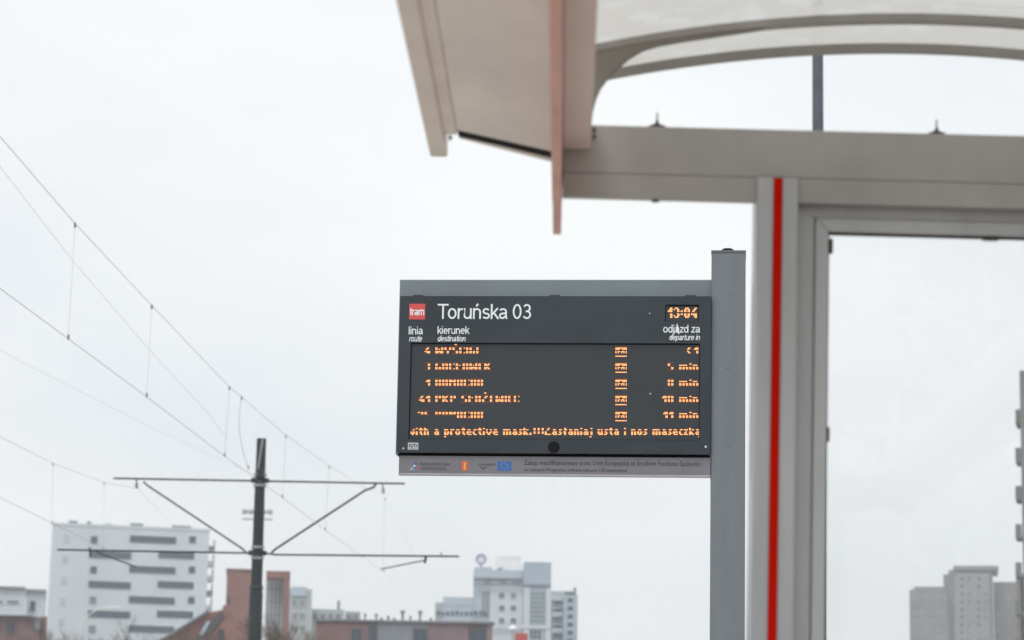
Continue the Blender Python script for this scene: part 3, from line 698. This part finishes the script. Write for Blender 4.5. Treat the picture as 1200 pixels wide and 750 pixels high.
# brick house with pitched roof
YB = 210; fr = Frame((at(235, 700, YB).x, YB, GZ), .14); t = thing('brick_house', 'orange brick house with steep dark roof and skylight, right in front of the white tower', 'building', fr.M)
g = lambda u, v: (fr.px(u, v).x, fr.px(u, v).z)
pA, pB, pC, pD = g(186, 754), g(244, 718), g(264, 713.5), g(264, 752)
MB().prism([(pA[0], 0), (pD[0] + 1.2, 0), (pD[0] + 1.2, g(282, 728)[1]), pC, pB, pA], 0, 9).build('wall', M_brick, t)
def slab(a, b, th, y0, y1): return MB().prism([a, b, (b[0], b[1] + th), (a[0], a[1] + th)], y0, y1)
slab((pA[0], pA[1] + .02), (pB[0], pB[1] + .02), .22, -.6, 9.3).build('roof', M_roof, t)
MB().box(g(262, 700)[0], g(266, 700)[0], 4, 4.6, pC[1], pC[1] + .5).build('chimney', M_brick, t)
rs = MB().prism([g(233, 744), g(238, 744), g(247, 728), g(242, 728)], -.25, -.02).build('skylight', M_wht2, t)
MB().prism([g(222, 754), g(236, 754), g(257, 730), g(262, 722), g(262, 717), g(256, 719)], -.18, -.005).build('dark_roof_edge', mat('dark_slate', (.09,.085,.09), .7), t)
MB().box(g(256, 750)[0], g(262, 750)[0], -.1, 0, g(256, 760)[1], g(256, 738)[1]).build('window', M_pane, t)

# red brick towers by the mast
t, fr, ax, bx_, zt_ = facade('brick_tower', 'plain red brick tower rising just left of the mast', 'building', 264.5, 293.5, 669, 300, 14, M_brick, tilt=.008)
MB().box(ax - .1, bx_ + .1, -.1, 14.1, zt_ + .002, zt_ + .25).build('coping', M_brick2, t)
for v in (700, 717, 734): window(fr, t, 266, v, 269.5, v + 7, 0, fm=M_frmd)
t, fr, ax, bx_, zt_ = facade('framed_building', 'pale striped facade inside a red brick portal, just right of the mast', 'building', 311, 333, 673, 300, 14, mat('striped_facade', (.56,.57,.58), .8, 0, .05, .4))
MB().box(ax, fr.px(339.3, 700).x, -2.2, -.002, zt_ - .55, fr.px(325, 670.5).z).build('portal_lintel', M_brick, t)
MB().box(fr.px(332.5, 700, -2.2).x, fr.px(339.3, 700, -2.2).x, -2.2, 12, 0, zt_ - .56).build('portal_side', M_brick, t)
for j in range(8):
    u = 312.5 + j * 2.4; a, b, c, d_ = fr.rect(u, 680, u + 1.0, 745, 0); MB().box(a, b, -.18, 0, 2, zt_ - 1.2).build('fin', M_wht if j % 2 else M_greyc, t)
for v in (690, 705, 720, 735): 
    a, b, c, d_ = fr.rect(312, v, 331.5, v + 1.2, 0); MB().box(a, b, -.1, 0, c, d_).build('floor_band', M_greyc, t)

# pale blocks behind
t, fr, ax, bx_, zt_ = facade('pale_block', 'pale blue grey block with darker top floor, right of the brick portal', 'building', 333, 365, 690, 420, 16, M_pale)
block(fr, t, 341, 687.5, 359, 698, -.4, 12, M_wht2, 'top_floor'); 
for v in (703, 718, 733):
    for u in (342, 351): window(fr, t, u, v, u + 6.5, v + 8, 1, M_tealp)
t, fr, ax, bx_, zt_ = facade('pale_block', 'long low pale block with a chimney, behind the brown and grey building', 'building', 365, 403, 714, 430, 16, M_pale)
MB().box(fr.px(395.5, 700).x, fr.px(398.8, 700).x, 5, 6, zt_, zt_ + 1.8).build('chimney', M_roof, t)
for u in (367, 376, 385, 394): window(fr, t, u, 719, u + 5, 726, 1)
t, fr, ax, bx_, zt_ = facade('pale_block', 'small greenish pale block at the left end above the brown building roof', 'building', 404, 422, 716.5, 440, 16, mat('greenish_panel', (.40,.44,.42), .85))
for u in (406, 414): window(fr, t, u, 720, u + 5, 725, 1)

# long low block
YL = 250; t, fr, ax, bx_, zt_ = facade('long_block', 'long low brown and grey clad building with roof vents, below the tram board', 'building', 370.5, 577, 729.5, YL, 16, M_brick2)
for u0, u1, mm in ((370, 442, mat('brown_panel', (.235,.13,.13), .85, 0, .12, .6)), (442.5, 500.5, M_greyc), (501, 549, mat('plum_panel', (.235,.165,.185), .85, 0, .1, .6)), (570.5, 576.5, mat('mauve_panel', (.30,.21,.22), .85))):
    a, b, c, d_ = fr.rect(u0, 729.5, u1, 760, 0); MB().box(a, b, -.18, -.001, 0, d_).build('cladding', mm, t)
MB().box(ax - .2, bx_ + .2, -.45, 16.3, zt_ + .002, zt_ + .2).build('roof', M_roof, t)
for u0, u1, v0 in ((411, 424, 736.5), (431.5, 441.5, 731.5), (484, 500, 736.5), (551, 570, 737)):
    for dv in (0, 33, 66):
        a, b, c, d_ = fr.rect(u0, v0 + dv, u1, v0 + dv + 22, 0); o_ = MB()
        r_ = (a, b, c, d_)
        f = MB().box(a, b, -.30, -.181, c, c + .1).box(a, b, -.30, -.181, d_ - .12, d_).box(a, a + .12, -.298, -.181, c + .1, d_ - .12).box(b - .12, b, -.298, -.181, c + .1, d_ - .12).box((a+b)/2 - .05, (a+b)/2 + .05, -.27, -.19, c + .1, d_ - .12).build('window', M_frmd, t)
        MB().quad(a + .02, b - .02, c + .02, d_ - .02, -.19).build('pane', M_pane, f)
for u, v, w in ((428, 719, 1.6), (441, 719.5, 2), (455, 722, 1.8), (472, 715.5, 2.8), (481, 722, 1.5), (492.5, 716, 2.6), (410, 724, 1.6), (395, 724.5, 1.4), (462, 724, 1.5), (447, 723.5, 1.5), (505, 724, 1.5)):
    p = fr.px(u, v, 4); w_ = w * YL / F; m = MB(); m.box(p.x - w_ * .5, p.x + w_ * .5, 4, 4 + w_, zt_, p.z - .25).box(p.x - w_, p.x + w_, 3.8, 4.2 + w_, p.z - .24, p.z); m.build('roof_vent', M_roof, t)

# hotel-like building in the middle
YH = 420; x8 = lambda a: 450 + a / 4.41; 
t, fr, ax, bx_, zt_ = facade('stepped_building', 'stepped white building with teal glazing and a round rooftop sign, below the display', 'building', x8(460), x8(718), 668, YH, 22, M_wht2)
block(fr, t, x8(720), zz(347), x8(862), 760, -.6, 20, mat('blue_render', (.40,.47,.55), .8, 0, .06, .2), 'corner_tower', bottom=0)
block(fr, t, x8(302), zz(528), x8(458), 760, -.3, 18, M_wht2, 'wing', bottom=0)
block(fr, t, x8(262), zz(555), x8(300), 760, -.2, 18, M_pale, 'wing', bottom=0)
block(fr, t, x8(462), zz(428), x8(717), zz(436), -.35, -.01, M_greyc, 'cornice'); block(fr, t, x8(462), zz(460), x8(862), zz(468), -.95, -.61, M_greyc, 'cornice')
for a in (520, 600, 670): block(fr, t, x8(a), zz(436), x8(a + 35), zz(460), -.2, -.005, M_greyc, 'attic_opening')
block(fr, t, x8(720), zz(475), x8(752), 760, -.72, -.601, M_wht, 'wall_strip', bottom=0); block(fr, t, x8(838), zz(475), x8(862), 760, -.72, -.601, M_wht, 'wall_strip', bottom=0)
block(fr, t, x8(548), zz(475), x8(717), 760, -.16, -.002, M_wht, 'wall_strip', bottom=0)
block(fr, t, x8(548), zz(671), x8(862), zz(690), -.85, -.73, M_wht, 'floor_band')
for a in (608, 668):
    for b in (520, 585, 650):
        window(fr, t, x8(a - 15), zz(b - 15), x8(a + 15), zz(b + 15), 1); t.children[-1].location.y = -.165 if False else 0
for o in list(t.children):
    if o.name.startswith('window'): o.location.y = -.165
def bigwin(u0, v0, u1, v1, y, mm, nx, nz, name='curtain_glazing'):
    a, b, c, d_ = fr.rect(u0, v0, u1, v1, 0)
    f = MB()
    for i in range(nx + 1): x = a + (b - a) * i / nx; f.box(x - .06, x + .06, y - .1, y - .002, c, d_)
    for j in range(nz + 1): z = c + (d_ - c) * j / nz; f.box(a, b, y - .09, y - .003, z - .06, z + .06)
    fo = f.build(name, M_frm, t); MB().quad(a, b, c, d_, y - .03).build('pane', mm, fo)
bigwin(x8(505), zz(500), x8(545), zz(630), 0, M_tealp, 2, 6); bigwin(x8(755), zz(500), x8(833), zz(665), -.6, M_tealp, 4, 7)
bigwin(x8(750), zz(700), x8(812), zz(745), -.6, M_pane, 3, 2)
for j in range(11):
    a = 275 + j * 24; v0, v1 = zz(598 + (j * 7) % 9), zz(622)
    aa, b, c, d_ = fr.rect(x8(a), v0, x8(a + 13), v1, 0); MB().box(aa, b, -.5, -.31, c, d_).build('window', M_frmd if j % 2 else M_pane, t)
for j in range(5):
    aa, b, c, d_ = fr.rect(x8(310 + j * 30), zz(560), x8(326 + j * 30), zz(578), 0); MB().box(aa, b, -.4, -.31, c, d_).build('window', M_pale, t)
block(fr, t, x8(608), zz(362), x8(714), zz(403), 4, 5, flat('sign_white', (.85, .86, .86)), 'rooftop_box')
f = MB(); a, b, c, d_ = fr.rect(x8(580), zz(318), x8(705), zz(352), 6)
for j in range(12): x = a + (b - a) * j / 11; f.box(x - .07, x + .07, 6, 6.12, zt_ + .1, d_ - (.8 if j < 3 else 0))
f.box(a, b, 5.98, 6.1, d_ - .15, d_); f.box(a, b, 5.98, 6.1, (c + d_) / 2, (c + d_) / 2 + .15)
f.build('rooftop_lattice', mat('pale_frame', (.72,.66,.66), .6), t)
MB().prism([(fr.px(x8(565), zz(402), 2).x, zt_), (fr.px(x8(612), zz(402), 2).x, zt_), (fr.px(x8(612), zz(372), 2).x, fr.px(600, zz(372), 2).z)], 2, 4).build('rooftop_ramp', M_greyc, t)
c0 = fr.px(x8(502), zz(332), 3); rr = 28 / 4.41 * YH / F
m = MB(); m.tube([(c0.x + rr * .85 * math.cos(a_), 3, c0.z + rr * .85 * math.sin(a_)) for a_ in [2 * math.pi * j / 24 for j in range(25)]], rr * .17, 6, False)
so = m.build('round_sign', mat('sign_ring', (.22, .25, .42), .5), t)
MB().disc(c0.x, c0.z, rr * .75, 3.05).build('sign_face', flat('sign_face_white', (.80, .74, .76)), so)
MB().box(c0.x - .2, c0.x + .2, 3.1, 3.4, zt_, c0.z - rr * .8).build('sign_leg', M_steel, so)
block(fr, t, x8(468), zz(372), x8(560), zz(386), .5, 3, M_wht2, 'parapet')

# staggered flats behind it
t, fr, ax, bx_, zt_ = facade('apartment_block', 'staggered pale apartment block with balconies, right behind the stepped building', 'building', 640, x8(990), zz(497), 450, 18, M_pale)
block(fr, t, x8(925), zz(515), x8(1000), 760, -3, -.01, M_wht2, 'stair_tower', bottom=0)
block(fr, t, x8(935), zz(500), x8(992), zz(512), -3.1, 1, M_roof, 'roof'); block(fr, t, x8(980), zz(478), x8(993), zz(500), -2, -1, M_roof, 'chimney')
for j in range(9):
    v = 540 + j * 42
    bl = block(fr, t, x8(868), zz(v), x8(922), zz(v + 6), -1.4, -.01, M_wht, 'balcony'); block(fr, t, x8(868), zz(v - 20), x8(922), zz(v - 1), -1.4, -1.3, M_greyc if j % 2 else M_wht, 'balcony_front')
    window(fr, t, x8(880), zz(v + 8), x8(908), zz(v + 20), 1)
    a, b, c, d_ = fr.rect(x8(950), zz(v - 5), x8(975), zz(v + 12), -3); MB().box(a, b, -3.1, -3.001, c, d_).build('window', M_pane, t)

# right-hand distant towers
def grid(fr, t, u0, u1, v0, v1, nu, nv, w=.5, h=.5, y=0, mm=None):
    for i in range(nu):
        for j in range(nv):
            u = u0 + (u1 - u0) * (i + .5) / nu; v = v0 + (v1 - v0) * (j + .5) / nv; du = (u1 - u0) / nu * w / 2 * (1 if (i + j) % 3 else 1.5); dv = (v1 - v0) / nv * h / 2
            window(fr, t, u - du, v - dv, u + du, v + dv, 1, mm)
            if y: t.children[-1].location.y = y
t, fr, ax, bx_, zt_ = facade('concrete_tower', 'left one of three grey tower blocks seen through the shelter glass', 'building', 1066, 1112, 691, 600, 20, M_conc, group='grey towers behind the glass')
grid(fr, t, 1068, 1110, 694, 790, 6, 10); MB().box(ax + 1, bx_ - .2, 3, 14, zt_, zt_ + .9).build('roof_unit', M_roof, t)
t, fr, ax, bx_, zt_ = facade('concrete_tower', 'grey tower block with overhanging roof slab, middle of three behind the glass', 'building', 1112, 1164, 668, 600, 22, M_conc, group='grey towers behind the glass')
block(fr, t, 1117, 663, 1170, 667.7, -1, 22, M_roof, 'roof_slab'); block(fr, t, 1106, 673, 1112, 760, 4, 16, M_conc, 'stair_tower', bottom=0)
block(fr, t, 1119, 672, 1160, 760, -.7, -.005, mat('lighter_concrete', (.29,.295,.295), .9, 0, .08, .2), 'projecting_bay', bottom=0)
for v in range(676, 800, 9):
    for u in (1113.5, 1124, 1134, 1144, 1154): 
        window(fr, t, u, v, u + (3.2 if u % 20 > 10 else 6.2), v + 5, 0); t.children[-1].location.y = -.7 if u > 1117 else 0
t, fr, ax, bx_, zt_ = facade('concrete_tower', 'lowest grey tower block, right one of three behind the glass', 'building', 1164.5, 1194, 682, 620, 20, M_conc, group='grey towers behind the glass')
grid(fr, t, 1166, 1192, 686, 790, 4, 11)
t, fr, ax, bx_, zt_ = facade('balcony_tower', 'tall grey tower with stacked balconies at the right edge, seen through the glass', 'building', 1197.5, 1420, 432, 190, 20, M_conc)
for j in range(9):
    v = 482 + 44.6 * j
    a, b, c, d_ = fr.rect(1190.5, v, 1198, v + 16, 2)
    bl = MB().box(a, b + .3, 1, 4.5, c, c + .18).box(a, b, 1, 1.1, c + .18, d_).box(a, a + .1, 1.1, 4.5, c + .18, d_).build('balcony', M_conc, t)
    MB().box(a + .12, a + .3, 1.2, 4.3, c + .2, d_ + .05).build('railing', M_frmd, bl)
    for u in (1206, 1236, 1266, 1296): window(fr, t, u, v - 8, u + 16, v + 12, 1)
block(fr, t, 1191, 672, 1197.4, 760, 5, 18, mat('pinkish_render', (.40,.36,.36), .9), 'side_wing', bottom=0)

# ------------------------------------------------------------------ poles and lamps beyond
def up(uv, Y): return at(uv[0], uv[1], Y)
p = at(956, 110, 30); t = thing('lamp_post', 'slim blue grey lamp post rising behind the shelter roof', 'lamp post', Matrix.Translation((p.x, 30, GZ)))
h = at(956, -60, 30).z - GZ
MB().tube([(-.0, 0, 0), (0.0, 0, 1.5), (.0, 0, 1.55), (.03, 0, h)], [.11, .10, .085, .062], 16).build('pole', mat('lamp_post_paint', (.10,.115,.14), .5), t, smooth=True)
MB().tube([(.03, 0, h), (.05, 0, h + .6), (-.6, -.0, h + 1.1), (-1.4, 0, h + 1.2)], .04, 10).build('arm', M_pole, t); MB().box(-2.1, -1.4, -.16, .16, h + 1.13, h + 1.25).build('lamp_head', M_pole, t, .02)
def curved_lamp(u, v, Y, side, label):
    p = at(u, v, Y); t = thing('street_lamp', label, 'street lamp', Matrix.Translation((p.x, Y, GZ))); h = p.z - GZ
    w = []
    for j in range(9): a_ = math.pi / 2 * j / 8; w.append((side * 1.9 * (1 - math.cos(a_)), 0, h - 1.9 + 1.9 * math.sin(a_)))
    MB().tube([(0, 0, 0)] + w, [.1] + [.045] * 9, 8).build('pole', M_gut, t)
    MB().box(min(side * 1.85, side * 2.75), max(side * 1.85, side * 2.75), -.15, .15, h - .1, h + .08).build('lamp_head', mat('lamp_head_white', (.75,.77,.78), .4), t, .03); return t
curved_lamp(94, 711.5, 170, 1, 'pale curved street lamp in front of the white tower')
p = at(601, 737, 180); t = thing('globe_lamp', 'white globe street lamp in front of the stepped building', 'street lamp', Matrix.Translation((p.x, 180, GZ))); h = p.z - GZ
MB().tube([(0,0,0),(0,0,h-.25)], .06, 8).build('pole', M_steel, t)
m = MB(); n = 10; m.tube([(0,0,h-.28+.56*j/8) for j in range(9)], [max(.03, .3 * math.sin(math.pi * j / 8)) for j in range(9)], 14); m.build('globe', flat('globe_white', (.85,.86,.87)), t, smooth=True)
p = at(611, 742, 200); t = thing('red_billboard', 'small red roadside billboard below the stepped building', 'billboard', Matrix.Translation((p.x, 200, GZ))); h = p.z - GZ
w = 7.5 * 200 / F; MB().box(-w, w, 0, .2, h - 1.6, h).build('board', mat('billboard_red', (.50,.10,.08), .6), t, .02); MB().box(-.1, .1, .21, .4, 0, h - .2).build('post', M_steel, t)
YF = 300; p = at(302, 600, YF); t = thing('floodlight_mast', 'faint far mast with two short cross bars, directly behind the overhead line mast', 'mast', Matrix.Translation((p.x, YF, GZ)))
h = p.z - GZ; MB().tube([(0,0,0),(0,0,h+.4)], [.35,.18], 8).build('pole', M_steel, t)
for zz_ in (0, -.85): MB().box(-1.75, 1.75, -.12, .12, h + zz_ - .09, h + zz_ + .09).build('cross_bar', M_steel, t)
for xx in (-1.5, -.75, .75, 1.5): MB().box(xx - .25, xx + .25, -.4, -.13, h - .3, h + .25).build('floodlight', M_steel, t)

# bare trees
M_bark = mat('bare_twigs', (.16, .115, .09), .95, 0, .2, 2)
def bare_tree(u, v, Y, label, seed, spread=1.0):
    rnd = random.Random(seed); p = at(u, v, Y); H = p.z - GZ
    t = thing('bare_tree', label, 'tree', Matrix.Translation((p.x, Y, GZ)), 'bare winter trees among the far buildings')
    tr = MB(); tr.tube([(0,0,0), (rnd.uniform(-.1,.1), 0, H*.2), (rnd.uniform(-.2,.2), 0, H*.42)], [H*.02, H*.016, H*.012], 8); tr.build('trunk', M_bark, t)
    cr = MB()
    def br(a, d, ln, r, lv):
        b = a + d * ln; mid = a.lerp(b, .5) + Vector((rnd.uniform(-1,1), rnd.uniform(-1,1), rnd.uniform(-.3,.6))) * ln * .08
        cr.tube([a, mid, b], [r, r*.8, r*.6], 3 if lv > 1 else 5, False)
        if lv >= 6: return
        for _ in range(3 if lv < 5 else 2):
            q_ = (d + Vector((rnd.uniform(-1,1)*spread, rnd.uniform(-1,1)*spread, rnd.uniform(-.15,.7))) * .62).normalized()
            br(a.lerp(b, rnd.uniform(.55, 1)), q_, ln * rnd.uniform(.66, .82), max(r * .6, .012), lv + 1)
    for k_ in range(5):
        a_ = k_ * 1.3 + rnd.random(); br(Vector((0, 0, H * rnd.uniform(.3, .42))), Vector((math.cos(a_)*.55*spread, math.sin(a_)*.55*spread, 1)).normalized(), H * .19, H * .008, 1)
    cr.build('crown', M_bark, t)
bare_tree(178, 706, 190, 'bare brownish tree in front of the lower right of the white tower', 3, 1.2)
bare_tree(222, 716, 185, 'bare tree touching the slope of the brick house roof', 5, 1.1)
bare_tree(70, 712, 200, 'thin bare tree at the lower left corner of the white tower', 8)
bare_tree(325, 705, 150, 'bare tree in front of the pale facade in the brick portal', 11, .7)
bare_tree(358, 715, 230, 'bare tree between the brick portal and the long low block', 14)

# ------------------------------------------------------------------ haze
hz = MB().box(-500, 500, -120, 740, GZ - 1.5, 50)
# ground sheet must lie inside the box
g_ = bpy.data.objects['ground']
for v_ in g_.data.vertices: v_.co.x = max(-490, min(490, v_.co.x)); v_.co.y = max(-110, min(730, v_.co.y))
hm = bpy.data.materials.new('haze_air'); hm.use_nodes = True; hn = hm.node_tree; hn.nodes.clear()
ho = hn.nodes.new('ShaderNodeOutputMaterial'); hv = hn.nodes.new('ShaderNodeVolumePrincipled')
hv.inputs['Color'].default_value = (.98, .99, 1, 1); hv.inputs['Density'].default_value = .00060; hv.inputs['Anisotropy'].default_value = .0
hn.links.new(hv.outputs[0], ho.inputs['Volume'])
tag(hz.build('haze', hm), kind='stuff')
